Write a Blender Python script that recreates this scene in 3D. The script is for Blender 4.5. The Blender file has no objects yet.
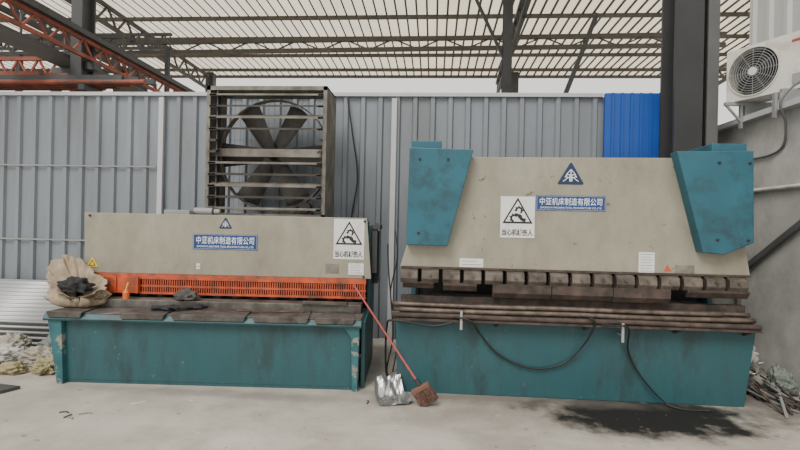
import bpy, bmesh, math, random
from math import *
from mathutils import Vector, Matrix, noise
random.seed(7)
C = bpy.context.scene.collection

# ------------------------------------------------------------------ materials
def mat(name, base, rough=.6, metal=0.0, var=.15, scale=5, dirt=None, amt=.35, dscale=3.0, streak=False, bump=0.0, soft=.12, chips=None, camt=.2, cscale=22):
    m = bpy.data.materials.new(name); m.use_nodes = True
    nt = m.node_tree; N = nt.nodes; Lk = nt.links
    b = N["Principled BSDF"]; b.inputs["Roughness"].default_value = rough; b.inputs["Metallic"].default_value = metal
    tc = N.new("ShaderNodeTexCoord"); mp = N.new("ShaderNodeMapping")
    Lk.new(tc.outputs["Object"], mp.inputs[0])
    if streak: mp.inputs["Scale"].default_value = (1, 1, streak if isinstance(streak, float) else .18)
    n1 = N.new("ShaderNodeTexNoise"); n1.inputs["Scale"].default_value = scale; n1.inputs["Detail"].default_value = 6
    Lk.new(mp.outputs[0], n1.inputs["Vector"])
    mix = N.new("ShaderNodeMix"); mix.data_type = 'RGBA'
    mix.inputs[6].default_value = [c*(1-var) for c in base]+[1]; mix.inputs[7].default_value = [min(1, c*(1+var)) for c in base]+[1]
    r0 = N.new("ShaderNodeMapRange"); r0.inputs[1].default_value = .3; r0.inputs[2].default_value = .7
    Lk.new(n1.outputs[0], r0.inputs[0]); Lk.new(r0.outputs[0], mix.inputs[0])
    out = mix.outputs[2]
    def layer(out, col, a, sc, sf, vec, k=.9):
        n2 = N.new("ShaderNodeTexNoise"); n2.inputs["Scale"].default_value = sc; n2.inputs["Detail"].default_value = 9; n2.inputs["Roughness"].default_value = .68
        Lk.new(vec, n2.inputs["Vector"])
        rr = N.new("ShaderNodeMapRange"); t = .72-.4*a
        rr.inputs[1].default_value = t-sf/2; rr.inputs[2].default_value = t+sf/2; rr.inputs[4].default_value = k
        Lk.new(n2.outputs[0], rr.inputs[0])
        mx = N.new("ShaderNodeMix"); mx.data_type = 'RGBA'; mx.inputs[7].default_value = list(col)+[1]
        Lk.new(rr.outputs[0], mx.inputs[0]); Lk.new(out, mx.inputs[6]); return mx.outputs[2]
    if dirt: out = layer(out, dirt, amt, dscale, soft, mp.outputs[0])
    if chips: out = layer(out, chips, camt, cscale, .03, tc.outputs["Object"], .85)
    Lk.new(out, b.inputs["Base Color"])
    if bump:
        bp = N.new("ShaderNodeBump"); bp.inputs["Strength"].default_value = bump; bp.inputs["Distance"].default_value = .01
        Lk.new(n1.outputs[0], bp.inputs["Height"]); Lk.new(bp.outputs[0], b.inputs["Normal"])
    return m

TEAL = mat("teal_paint", (.022, .102, .118), .5, 0, .34, 3, (.018, .042, .045), .50, 3, .3, soft=.24, chips=(.12, .14, .13), camt=.15, cscale=14)
TEALCHIP = mat("teal_paint_chipped", (.024, .106, .12), .55, 0, .25, 6, (.27, .25, .20), .42, 8, False, soft=.04)
TEALB = mat("teal_blue_paint", (.016, .10, .138), .42, 0, .14, 3, (.015, .045, .055), .30, 5, soft=.2, chips=(.10, .10, .09), camt=.10)
BEIGE = mat("beige_paint", (.33, .31, .24), .5, 0, .10, 2, (.17, .15, .11), .40, 2.2, .55, soft=.4, chips=(.11, .085, .06), camt=.17, cscale=14)
BEIGED = mat("beige_paint_dirty", (.24, .22, .17), .6, 0, .2, 4, (.10, .08, .055), .5, 5, soft=.2)
RUST = mat("rusty_steel", (.085, .06, .048), .75, .2, .35, 9, (.033, .028, .025), .5, 7, bump=.4, soft=.2)
RUSTL = mat("worn_brown_steel", (.145, .12, .098), .6, .3, .3, 8, (.055, .045, .038), .54, 6, bump=.3, soft=.2)
TABM = mat("worn_grey_table_steel", (.16, .15, .135), .5, .4, .3, 7, (.06, .05, .042), .48, 6, bump=.3, soft=.25)
TABD = mat("dark_grey_support_steel", (.105, .095, .085), .55, .4, .3, 8, (.04, .034, .03), .45, 7, bump=.3, soft=.2)
BAR = mat("oxidised_pipe", (.15, .115, .092), .5, .5, .35, 10, (.055, .043, .035), .45, 9, soft=.2)
DARK = mat("dark_grime_steel", (.028, .027, .026), .7, .2, .3, 6)
ORANGE = mat("orange_paint", (.50, .082, .028), .55, 0, .2, 5, (.14, .05, .028), .44, 8, soft=.2)
ORANGE2 = mat("dull_rust_red_girder_paint", (.28, .07, .038), .7, 0, .3, 4, (.09, .045, .035), .45, 3, soft=.2)
GALV = mat("galvanised_sheet", (.44, .44, .42), .4, .4, .15, 5, (.28, .27, .25), .3, 4)
GALVD = mat("dull_silver_galvanised_sheet", (.34, .345, .34), .42, .4, .06, 1.5)
FANM = mat("dusty_galvanised_fan", (.20, .185, .155), .7, .15, .25, 5, (.09, .075, .06), .45, 4, soft=.25)
FANB = mat("dusty_fan_blade", (.060, .056, .050), .85, 0, .25, 6, (.035, .032, .028), .42, 5, soft=.25)
FAND = mat("dark_dusty_fan_parts", (.055, .048, .04), .7, .2, .3, 6)
SILVER = mat("crumpled_tin", (.46, .46, .45), .28, .85, .15, 8, (.24, .23, .22), .3, 6)
BLACK = mat("black_rubber", (.015, .015, .016), .5, 0, .2, 8)
WHITE = mat("white_enamel", (.62, .60, .54), .4, 0, .05, 5, (.42, .38, .30), .32, 4, soft=.2)
STICK = mat("placard_white", (.72, .71, .68), .45, 0, .04, 4, (.45, .41, .35), .2, 8, soft=.2)
INK = mat("black_ink", (.012, .012, .012), .6, 0, .1)
GREYINK = mat("grey_print", (.18, .18, .18), .6, 0, .1)
NPBLUE = mat("nameplate_blue", (.010, .046, .17), .4, 0, .08)
NPWHITE = mat("nameplate_lettering_white", (.80, .82, .85), .5, 0, .02)
LOGOB = mat("emblem_blue", (.009, .026, .075), .4, 0, .1)
YEL = mat("warning_yellow", (.75, .50, .04), .5, 0, .08)
ORED = mat("orange_red_plastic", (.62, .14, .03), .4, 0, .1)
REDP = mat("red_handle_paint", (.36, .05, .045), .5, 0, .15, 10, (.2, .06, .04), .35, 9)
WOODB = mat("brown_broom_block", (.15, .075, .05), .7, 0, .25, 12)
STEELG = mat("grey_structural_steel", (.06, .062, .063), .6, .2, .15, 2, (.04, .04, .04), .3, 3)
STEELK = mat("near_black_column_paint", (.036, .037, .039), .6, .1, .15, 2)
STEELM = mat("mid_grey_post_paint", (.10, .102, .10), .6, .1, .15, 2)
STEELL = mat("light_grey_structural_steel", (.26, .265, .26), .6, .1, .12, 2)
BROWNST = mat("grey_brown_roof_steel", (.085, .075, .062), .7, .1, .2, 2)
SACK = mat("woven_sack", (.34, .27, .185), .85, 0, .22, 10, (.18, .135, .09), .44, 4, bump=.25, soft=.25)
GLOVE = mat("black_work_glove", (.02, .02, .022), .9, 0, .3, 20)
BRIST = mat("broom_bristle", (.12, .065, .05), .95, 0, .4, 40, bump=1)
BLUEP = mat("blue_sheet_paint", (.012, .075, .34), .4, 0, .08, 3)
CONCW = mat("weathered_render_wall", (.46, .45, .42), .9, 0, .15, 2.2, (.26, .255, .24), .44, 1.6, False, bump=.5, soft=.3)
WALLM = mat("grey_blue_corrugated_sheet", (.215, .24, .265), .45, .1, .09, 1.2, (.15, .158, .165), .38, 1.5, True, soft=.3)
CLAD = mat("pale_grey_cladding", (.50, .51, .50), .5, 0, .05, 1.2)
WALLL = mat("pale_sheet_trim", (.47, .48, .48), .45, 0, .06)

def floor_mat():
    m = mat("worn_concrete_floor", (.43, .395, .34), .75, 0, .17, 1.1, (.28, .25, .215), .42, 1.6, bump=.15, soft=.25, chips=(.52, .49, .44), camt=.18, cscale=5)
    nt = m.node_tree; N = nt.nodes; Lk = nt.links
    b = N["Principled BSDF"]; src = b.inputs["Base Color"].links[0].from_socket
    tc = [n for n in N if n.type == 'TEX_COORD'][0]
    def stain(src, c, s, col, lo, hi, nsc, k=1.0):
        mp = N.new("ShaderNodeMapping"); mp.vector_type = 'TEXTURE'
        mp.inputs["Location"].default_value = (c[0], c[1], 0); mp.inputs["Scale"].default_value = (s[0], s[1], 1)
        Lk.new(tc.outputs["Object"], mp.inputs[0])
        ln = N.new("ShaderNodeVectorMath"); ln.operation = 'LENGTH'; Lk.new(mp.outputs[0], ln.inputs[0])
        nz = N.new("ShaderNodeTexNoise"); nz.inputs["Scale"].default_value = nsc; nz.inputs["Detail"].default_value = 7; nz.inputs["Roughness"].default_value = .65
        Lk.new(tc.outputs["Object"], nz.inputs["Vector"])
        ad = N.new("ShaderNodeMath"); ad.operation = 'MULTIPLY_ADD'; ad.inputs[1].default_value = 1.6; Lk.new(nz.outputs[0], ad.inputs[0]); Lk.new(ln.outputs["Value"], ad.inputs[2])
        mr = N.new("ShaderNodeMapRange"); mr.inputs[1].default_value = hi; mr.inputs[2].default_value = lo; mr.inputs[4].default_value = k
        Lk.new(ad.outputs[0], mr.inputs[0])
        mx = N.new("ShaderNodeMix"); mx.data_type = 'RGBA'; mx.inputs[7].default_value = list(col)+[1]
        Lk.new(mr.outputs[0], mx.inputs[0]); Lk.new(src, mx.inputs[6]); return mx.outputs[2]
    o = stain(src, (1.5, 4.15), (1.7, .48), (.18, .155, .13), 1.3, 2.1, 3.0, .6)
    o = stain(o, (1.85, 4.24), (1.0, .46), (.006, .005, .004), 1.5, 1.9, 3.0, 1.0)
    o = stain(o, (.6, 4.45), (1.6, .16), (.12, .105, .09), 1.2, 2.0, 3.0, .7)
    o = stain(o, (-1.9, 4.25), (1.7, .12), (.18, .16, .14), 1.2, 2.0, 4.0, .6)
    o = stain(o, (3.1, 4.6), (.5, .5), (.10, .09, .08), 1.2, 2.0, 5.0, .8)
    nz = N.new("ShaderNodeTexNoise"); nz.inputs["Scale"].default_value = 14; nz.inputs["Detail"].default_value = 3
    Lk.new(tc.outputs["Object"], nz.inputs["Vector"])
    mr = N.new("ShaderNodeMapRange"); mr.inputs[1].default_value = .68; mr.inputs[2].default_value = .73; mr.inputs[4].default_value = .7
    Lk.new(nz.outputs[0], mr.inputs[0])
    mx = N.new("ShaderNodeMix"); mx.data_type = 'RGBA'; mx.inputs[7].default_value = (.16, .14, .12, 1)
    Lk.new(mr.outputs[0], mx.inputs[0]); Lk.new(o, mx.inputs[6])
    Lk.new(mx.outputs[2], b.inputs["Base Color"])
    return m
FLOORM = floor_mat()

def trans_mat(name, col):
    m = bpy.data.materials.new(name); m.use_nodes = True; nt = m.node_tree; N = nt.nodes; Lk = nt.links
    N.remove(N["Principled BSDF"]); o = N["Material Output"]
    d = N.new("ShaderNodeBsdfDiffuse"); t = N.new("ShaderNodeBsdfTranslucent"); mx = N.new("ShaderNodeMixShader")
    nz = N.new("ShaderNodeTexNoise"); nz.inputs["Scale"].default_value = .8; nz.inputs["Detail"].default_value = 5
    tc = N.new("ShaderNodeTexCoord"); Lk.new(tc.outputs["Object"], nz.inputs["Vector"])
    cm = N.new("ShaderNodeMix"); cm.data_type = 'RGBA'; cm.inputs[6].default_value = [c*.7 for c in col]+[1]; cm.inputs[7].default_value = list(col)+[1]
    Lk.new(nz.outputs[0], cm.inputs[0]); Lk.new(cm.outputs[2], d.inputs[0]); Lk.new(cm.outputs[2], t.inputs[0])
    mx.inputs[0].default_value = .8; Lk.new(d.outputs[0], mx.inputs[1]); Lk.new(t.outputs[0], mx.inputs[2]); Lk.new(mx.outputs[0], o.inputs[0])
    return m
ROOFM = trans_mat("translucent_roof_sheet", (.93, .84, .67))

# ------------------------------------------------------------------ mesh builder
class MB:
    def __init__(s, off=(0, 0, 0)):
        s.v = []; s.f = []; s.mi = []; s.off = Vector(off); s.sm = []
    def add(s, vs, fs, mi=0, smooth=False):
        n = len(s.v); s.v += [Vector(p)-s.off for p in vs]
        for f in fs: s.f.append([i+n for i in f]); s.mi.append(mi); s.sm.append(smooth)
        return s
    def box(s, x0, x1, y0, y1, z0, z1, mi=0):
        vs = [(x, y, z) for z in (z0, z1) for y in (y0, y1) for x in (x0, x1)]
        return s.add(vs, [(0, 2, 3, 1), (4, 5, 7, 6), (0, 1, 5, 4), (2, 6, 7, 3), (0, 4, 6, 2), (1, 3, 7, 5)], mi)
    def prism(s, poly, a, b, axis='y', mi=0):
        def P(p, t):
            return {'y': (p[0], t, p[1]), 'x': (t, p[0], p[1]), 'z': (p[0], p[1], t)}[axis]
        n = len(poly); vs = [P(p, a) for p in poly]+[P(p, b) for p in poly]
        fs = [tuple(range(n)), tuple(range(2*n-1, n-1, -1))]+[(i, i+n, (i+1) % n+n, (i+1) % n) for i in range(n)]
        return s.add(vs, fs, mi)
    def cyl(s, p0, p1, r, n=12, r2=None, mi=0, caps=True):
        p0 = Vector(p0); p1 = Vector(p1); r2 = r if r2 is None else r2
        d = (p1-p0).normalized(); u = d.orthogonal().normalized(); w = d.cross(u)
        vs = []
        for p, rr in ((p0, r), (p1, r2)):
            for i in range(n):
                t = 2*pi*i/n; vs.append(p+(u*cos(t)+w*sin(t))*rr)
        s.add(vs, [(i, (i+1) % n, (i+1) % n+n, i+n) for i in range(n)], mi, True)
        if caps: s.add(vs, [tuple(range(n-1, -1, -1)), tuple(range(n, 2*n))], mi)
        return s
    def beam(s, p0, p1, w, h=None, mi=0):
        h = h or w; p0 = Vector(p0); p1 = Vector(p1); d = (p1-p0).normalized()
        up = Vector((0, 0, 1)) if abs(d.z) < .95 else Vector((0, 1, 0))
        u = d.cross(up).normalized(); k = u.cross(d)
        vs = []
        for p in (p0, p1):
            for a, b in ((-1, -1), (1, -1), (1, 1), (-1, 1)): vs.append(p+u*a*w/2+k*b*h/2)
        return s.add(vs, [(0, 3, 2, 1), (4, 5, 6, 7), (0, 1, 5, 4), (1, 2, 6, 5), (2, 3, 7, 6), (3, 0, 4, 7)], mi)
    def tube(s, pts, r, n=8, mi=0, sub=6):
        P = [Vector(p) for p in pts]
        if sub > 1 and len(P) > 2:
            Q = []
            for i in range(len(P)-1):
                a = P[max(i-1, 0)]; b = P[i]; c = P[i+1]; d = P[min(i+2, len(P)-1)]
                for k in range(sub):
                    t = k/sub
                    Q.append(.5*((2*b)+(c-a)*t+(2*a-5*b+4*c-d)*t*t+(3*b-a-3*c+d)*t**3))
            Q.append(P[-1]); P = Q
        vs = []; u = None
        for i, p in enumerate(P):
            d = (P[min(i+1, len(P)-1)]-P[max(i-1, 0)]).normalized()
            if u is None: u = d.orthogonal().normalized()
            else: u = (u-d*u.dot(d)).normalized()
            w = d.cross(u)
            for k in range(n): t = 2*pi*k/n; vs.append(p+(u*cos(t)+w*sin(t))*r)
        fs = []
        for i in range(len(P)-1):
            for k in range(n): fs.append((i*n+k, i*n+(k+1) % n, (i+1)*n+(k+1) % n, (i+1)*n+k))
        fs += [tuple(range(n-1, -1, -1)), tuple(range((len(P)-1)*n, len(P)*n))]
        return s.add(vs, fs, mi, True)
    def ring(s, c, r0, r1, y0, y1, n=48, axis='y', mi=0):
        vs = []
        for r, y in ((r0, y0), (r1, y0), (r1, y1), (r0, y1)):
            for i in range(n):
                t = 2*pi*i/n; a = r*cos(t); b = r*sin(t)
                vs.append((c[0]+a, y, c[1]+b) if axis == 'y' else (y, c[0]+a, c[1]+b))
        fs = []
        for q in range(4):
            q2 = (q+1) % 4
            for i in range(n): fs.append((q*n+i, q*n+(i+1) % n, q2*n+(i+1) % n, q2*n+i))
        return s.add(vs, fs, mi)
    def ribbon(s, pts, w0, w1, y):
        n = len(pts); vs = []
        for i, p in enumerate(pts):
            a = pts[max(i-1, 0)]; b = pts[min(i+1, n-1)]; dx, dz = b[0]-a[0], b[1]-a[1]; l = hypot(dx, dz) or 1
            w = (w0+(w1-w0)*i/(n-1))/2
            vs += [(p[0]-dz/l*w, y, p[1]+dx/l*w), (p[0]+dz/l*w, y, p[1]-dx/l*w)]
        return s.add(vs, [(2*i, 2*i+1, 2*i+3, 2*i+2) for i in range(n-1)])
    def obj(s, name, mats, parent=None, bevel=0, label=None):
        me = bpy.data.meshes.new(name); me.from_pydata([tuple(v) for v in s.v], [], s.f)
        if not isinstance(mats, (list, tuple)): mats = [mats]
        for m in mats: me.materials.append(m)
        for p, i, sm in zip(me.polygons, s.mi, s.sm): p.material_index = i; p.use_smooth = sm
        bm = bmesh.new(); bm.from_mesh(me); bmesh.ops.recalc_face_normals(bm, faces=bm.faces); bm.to_mesh(me); bm.free()
        o = bpy.data.objects.new(name, me); C.objects.link(o)
        if parent: o.parent = parent
        if label: o["label"] = label
        if bevel:
            b = o.modifiers.new("b", 'BEVEL'); b.width = bevel; b.segments = 2; b.limit_method = 'ANGLE'; b.angle_limit = radians(40)
        return o

def tag(o, label, cat, group=None, kind=None):
    if kind == "structure": o["kind"] = kind; o["label"] = label; return o
    o["label"] = label; o["category"] = cat
    if group: o["group"] = group
    if kind: o["kind"] = kind
    return o
def thing(name, loc, label, cat, rotz=0, group=None):
    e = bpy.data.objects.new(name, None); e.empty_display_size = .1; e.location = loc; e.rotation_euler = (0, 0, rotz); C.objects.link(e)
    return tag(e, label, cat, group)

def text(body, w, h, c, parent, m, name="lettering", bold=0.0, face='-y', thick=.0012, shear=0.0):
    cu = bpy.data.curves.new("t", 'FONT'); cu.body = body; cu.size = 1; cu.offset = bold; cu.resolution_u = 3; cu.shear = shear
    to = bpy.data.objects.new("t", cu); C.objects.link(to)
    bpy.context.view_layer.update()
    me = bpy.data.meshes.new_from_object(to.evaluated_get(bpy.context.evaluated_depsgraph_get()))
    bpy.data.objects.remove(to)
    xs = [v.co.x for v in me.vertices]; ys = [v.co.y for v in me.vertices]
    if not xs: return None
    x0, x1, y0, y1 = min(xs), max(xs), min(ys), max(ys)
    for v in me.vertices:
        a = ((v.co.x-x0)/(x1-x0)-.5)*w; b = ((v.co.y-y0)/(y1-y0)-.5)*h
        v.co = (c[0]+a, c[1]-thick, c[2]+b) if face == '-y' else (c[0]-thick, c[1]-a, c[2]+b)
    me.materials.clear(); me.materials.append(m)
    o = bpy.data.objects.new(name, me); C.objects.link(o); o.parent = parent
    return o

def lattice(mb, p0, p1, depth, n, w=.08, wd=.045):
    p0 = Vector(p0); p1 = Vector(p1); dz = Vector((0, 0, depth))
    mb.beam(p0, p1, w); mb.beam(p0+dz, p1+dz, w)
    for i in range(n):
        a = p0.lerp(p1, i/n); b = p0.lerp(p1, (i+.5)/n); c = p0.lerp(p1, (i+1)/n)
        mb.beam(a, b+dz, wd); mb.beam(b+dz, c, wd)
    return mb

# ------------------------------------------------------------------ shell
fl = MB().add([(-16, -3, 0), (12, -3, 0), (12, 26, 0), (-16, 26, 0)], [(0, 1, 2, 3)]).obj("floor", FLOORM)
tag(fl, "worn beige-grey concrete workshop floor with oil stains", "", kind="structure")

def corrugated(x0, x1, y, z0, z1, pitch, depth, name, m):
    mb = MB(); xs = []; x = x0
    while x < x1:
        xs += [(x, y), (x+pitch*.62, y), (x+pitch*.70, y-depth), (x+pitch*.92, y-depth)]; x += pitch
    xs.append((x1, y)); xs = [(min(a, x1), b) for a, b in xs]
    n = len(xs); vs = [(a, b, z0) for a, b in xs]+[(a, b, z1) for a, b in xs]
    mb.add(vs, [(i, i+1, i+1+n, i+n) for i in range(n-1)]); mb.box(x0, x1, y+.03, y+.05, z0, z1)
    return mb.obj(name, m)
w = corrugated(-12, 3.6, 6.6, 0, 3.34, .24, .035, "wall_back", WALLM); tag(w, "grey-blue corrugated sheet-metal partition wall", "", kind="structure")
w = corrugated(2.22, 3.2, 6.50, 0.0, 3.37, .12, .02, "wall_panel", BLUEP)
w.name = "blue_sheet_panel"; tag(w, "bright blue corrugated sheet fixed on the grey partition wall", "sheet panel")
for i, (x, ww) in enumerate([(-3.88, .07), (-.57, .07)]):
    t = MB().box(x-ww/2, x+ww/2, 6.53, 6.57, 0, 3.3).obj("trim_%d" % (i+1), WALLL); tag(t, "pale vertical joint strip on the sheet wall", "", kind="structure")
t = MB().box(-12, 2.21, 6.54, 6.66, 3.33, 3.38).obj("trim_3", WALLL); tag(t, "pale capping strip along the sheet wall top", "", kind="structure")
for i, z in enumerate((2.32, 1.25)):
    t = MB().box(-12, -3.95, 6.55, 6.565, z-.010, z+.010).obj("trim_%d" % (4+i), STEELL); tag(t, "thin horizontal fixing rail on sheet wall", "", kind="structure")

sw = MB().box(3.66, 3.9, 3.2, 6.7, 0, 2.86).obj("wall_right", CONCW); tag(sw, "weathered grey rendered low side wall", "", kind="structure")
t = MB().box(3.56, 3.96, 3.2, 6.7, 2.86, 2.92).obj("trim_6", WALLL); tag(t, "pale concrete ledge capping the side wall", "", kind="structure")
mb = MB(); ys = []; y = 2.5
while y < 6.9:
    ys += [(4.42, y), (4.42, y+.20), (4.38, y+.23), (4.38, y+.30)]; y += .33
n = len(ys); vs = [(a, b, 2.6) for a, b in ys]+[(a, b, 7.6) for a, b in ys]
mb.add(vs, [(i, i+1, i+1+n, i+n) for i in range(n-1)]); mb.box(4.46, 4.5, 2.5, 7.1, 0, 7.6)
w = mb.obj("wall_side", CLAD); tag(w, "pale grey ribbed cladding wall above the side ledge", "", kind="structure")
o = MB().cyl((3.63, 3.2, 2.05), (3.63, 6.3, 2.05), .022, 12).obj("wall_pipe", WHITE); tag(o, "thin white pipe running horizontally on the side wall", "pipe")

# ceiling
mb = MB(); x = -24; pt = .30
def rz(y): return 8.0-(y-7)*.30/12.6
while x < 18:
    mb.add([(x, 7, rz(7)), (x+pt-.06, 7, rz(7)), (x+pt-.06, 19.6, rz(19.6)), (x, 19.6, rz(19.6))], [(0, 1, 2, 3)], 0)
    mb.add([(x+pt-.06, 7, rz(7)), (x+pt-.05, 7, rz(7)-.03), (x+pt-.05, 19.6, rz(19.6)-.03), (x+pt-.06, 19.6, rz(19.6))], [(0, 1, 2, 3)], 1)
    mb.add([(x+pt-.05, 7, rz(7)-.03), (x+pt, 7, rz(7)-.03), (x+pt, 19.6, rz(19.6)-.03), (x+pt-.05, 19.6, rz(19.6)-.03)], [(0, 1, 2, 3)], 1)
    x += pt
ce = mb.obj("ceiling", [ROOFM, BROWNST]); tag(ce, "translucent warm beige roof sheets with dark ribs", "", kind="structure")
for i in range(8):
    y = 8.2+i*1.5
    o = MB().box(-24, 18, y-.03, y+.03, rz(y)-.15, rz(y)-.035).obj("roof_purlin", BROWNST); tag(o, "long slim grey-brown steel purlin under the roof sheets", "beam", "roof purlins")
o = MB().box(-24, 18, 19.45, 19.55, 7.56, 7.66).obj("eaves_beam", BROWNST); tag(o, "slim grey-brown steel beam along the far eaves", "beam")
o = lattice(MB(), (-12, 14, 6.60), (8, 14, 6.80), .3, 14, .11, .035).obj("lattice_tie_beam", BROWNST); tag(o, "long horizontal grey-brown steel lattice tie under the roof", "truss")
o = lattice(MB(), (1.95, 7.5, 6.95), (2.35, 19, 6.7), .5, 14, .11, .05).obj("roof_girder", STEELG); tag(o, "dark lattice girder running under the roof", "truss")
o = lattice(MB(), (-9.3, 7.5, 7.1), (-9.2, 19, 6.9), .5, 14, .10, .05).obj("roof_girder", BROWNST); tag(o, "grey-brown lattice girder running under the roof", "truss")
o = lattice(MB(), (9.5, 7.5, 7.1), (10, 19, 6.8), .5, 14, .10, .05).obj("roof_girder", BROWNST); tag(o, "grey-brown lattice girder running under the roof", "truss")
for x in (-9.2, 3.0, 13):
    o = MB().box(x-.13, x+.13, 18.9, 19.2, 0, 7.6).box(x-.16, x+.16, 18.85, 18.9, 0, 7.6).obj("building_column", STEELG); tag(o, "dark grey steel column holding the roof edge", "column", "roof edge columns")
o = MB().box(1.62, 1.84, 12.0, 12.03, 0, 7.7).box(1.71, 1.75, 12.03, 12.2, 0, 7.7).box(1.62, 1.84, 12.2, 12.23, 0, 7.7).beam((1.73, 12.1, 5.6), (2.15, 12.1, 6.85), .07).beam((1.73, 12.1, 5.6), (.7, 12.1, 7.75), .07).obj("braced_column", STEELG); tag(o, "dark upright steel column with diagonal braces at its head", "column")
o = MB().beam((4.5, 14, 7.7), (3.52, 14, 5.0), .12).beam((3.6, 14, 5.0), (3.6, 14, 0), .12).obj("roof_brace", STEELG); tag(o, "leaning dark steel brace on a post", "brace")

o = MB().box(2.87, 3.20, 6.02, 6.06, 0, 7.9).box(3.01, 3.05, 6.06, 6.36, 0, 7.9).box(2.87, 3.20, 6.36, 6.40, 0, 7.9).obj("steel_column", STEELK); tag(o, "wide near-black steel I-section building column", "column")
o = MB().box(3.25, 3.38, 6.02, 6.05, 0, 7.9).box(3.30, 3.33, 6.05, 6.25, 0, 7.9).box(3.25, 3.38, 6.25, 6.28, 0, 7.9).obj("steel_post", STEELM); tag(o, "narrow grey steel post beside the wide column", "column")
o = MB().box(-6.35, -6.15, 7.9, 7.94, 0, 7.9).box(-6.27, -6.23, 7.94, 8.2, 0, 7.9).box(-6.35, -6.15, 8.2, 8.24, 0, 7.9).box(-6.2, -5.98, 8.0, 8.14, 4.18, 4.312).obj("steel_column", STEELG); tag(o, "dark slim steel column behind the sheet wall", "column")
# gantry
o = lattice(MB(), (-6.05, 4.6, 4.35), (-6.05, 12.5, 4.35), .28, 16, .06, .03).obj("runway_girder", ORANGE2); tag(o, "rust-red lattice crane runway girder", "girder")
o = MB().beam((-6.0, 4.6, 4.71), (-6.0, 12.5, 4.71), .13, .09).obj("runway_rail", STEELG); tag(o, "dark steel rail on top of the red runway girder", "rail")
o = lattice(MB(), (-7.6, 5.2, 5.2), (-7.6, 12.5, 5.2), .4, 12, .09, .045).obj("runway_girder", STEELG); tag(o, "dark grey lattice crane girder beside the red one", "girder")
m = MB(); m.cyl((-6.9, 5.5, 5.0), (-6.9, 12.4, 5.0), .022, 8).cyl((-6.9, 5.5, 4.75), (-6.9, 12.4, 4.75), .018, 8)
for k in range(8): m.cyl((-6.9, 5.6+k*.95, 4.40), (-6.9, 5.6+k*.95, 5.0), .02, 8)
m.box(-6.95, -6.4, 5.5, 12.4, 4.35, 4.40).box(-7.13, -6.5, 8.42, 8.48, 4.172, 4.35).box(-7.13, -6.5, 11.9, 11.96, 4.172, 4.35)
o = m.obj("walkway", STEELM); tag(o, "grey steel gantry walkway with pipe handrail", "walkway")
for y, z, m in ((9.2, 4.42, ORANGE2), (10.2, 5.25, STEELG), (11.2, 4.80, STEELG), (12.2, 6.1, STEELG)):
    o = lattice(MB(), (-13, y, z), (-7.0, y, z), .36, 14, .07, .035).obj("cross_girder", m); tag(o, ("rust-red" if m is ORANGE2 else "dark grey")+" horizontal lattice cross girder", "girder", "gantry cross girders")
for k in range(5):
    q = MB().cyl((-13, 8.5+k*.1, 4.21), (-7.0, 8.5+k*.1, 4.21), .04, 8).obj("red_steel_tube", ORANGE2); tag(q, "long red-painted steel tube on the gantry", "tube", "red tubes on the gantry")
for k in range(4):
    q = MB().cyl((-11.5, 7.28+k*.11, 3.735), (-4.6-.3*k, 7.28+k*.11, 3.735), .045, 8).obj("red_steel_tube", ORANGE2); tag(q, "long red-painted steel tube on the gantry", "tube", "red tubes on the gantry")
for k in range(3):
    q = MB().beam((-11.5, 7.33+k*.11, 3.82), (-5.0+.2*k, 7.33+k*.11, 3.82), .07, .08).obj("steel_angle_length", STEELG); tag(q, "long dark steel length stacked on red tubes", "steel length", "steel lengths on the gantry")
for k in range(3):
    q = MB().beam((-10.8+.3*k, 7.33+k*.11, 3.89), (-6.4+.4*k, 7.33+k*.11, 3.89), .06, .06).obj("red_steel_bar", ORANGE2); tag(q, "red-painted steel bar stacked on the dark lengths", "steel bar", "red bars on the gantry")
for x in (-10.5, -7.6, -5.6):
    q = MB().box(x-.05, x+.05, 7.2, 7.7, 3.60, 3.69).box(x-.05, x+.05, 7.4, 7.5, 0, 3.6).obj("storage_trestle", STEELG); tag(q, "dark steel trestle post carrying red tubes", "trestle", "tube trestles")
for x in (-12.6, -9.4, -7.1):
    q = MB().box(x-.05, x+.05, 8.4, 12.3, 4.08, 4.17).box(x-.06, x+.06, 8.45, 8.57, 0, 4.08).box(x-.06, x+.06, 11.15, 11.27, 0, 4.76).box(x-.05, x+.05, 10.15, 10.25, 4.1, 5.2).box(x-.05, x+.05, 12.15, 12.25, 0, 6.05).box(x-.05, x+.05, 9.15, 9.25, 4.1, 4.38).obj("gantry_frame", STEELG); tag(q, "dark steel portal frame carrying red tubes and girders", "frame", "gantry frames")

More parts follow.
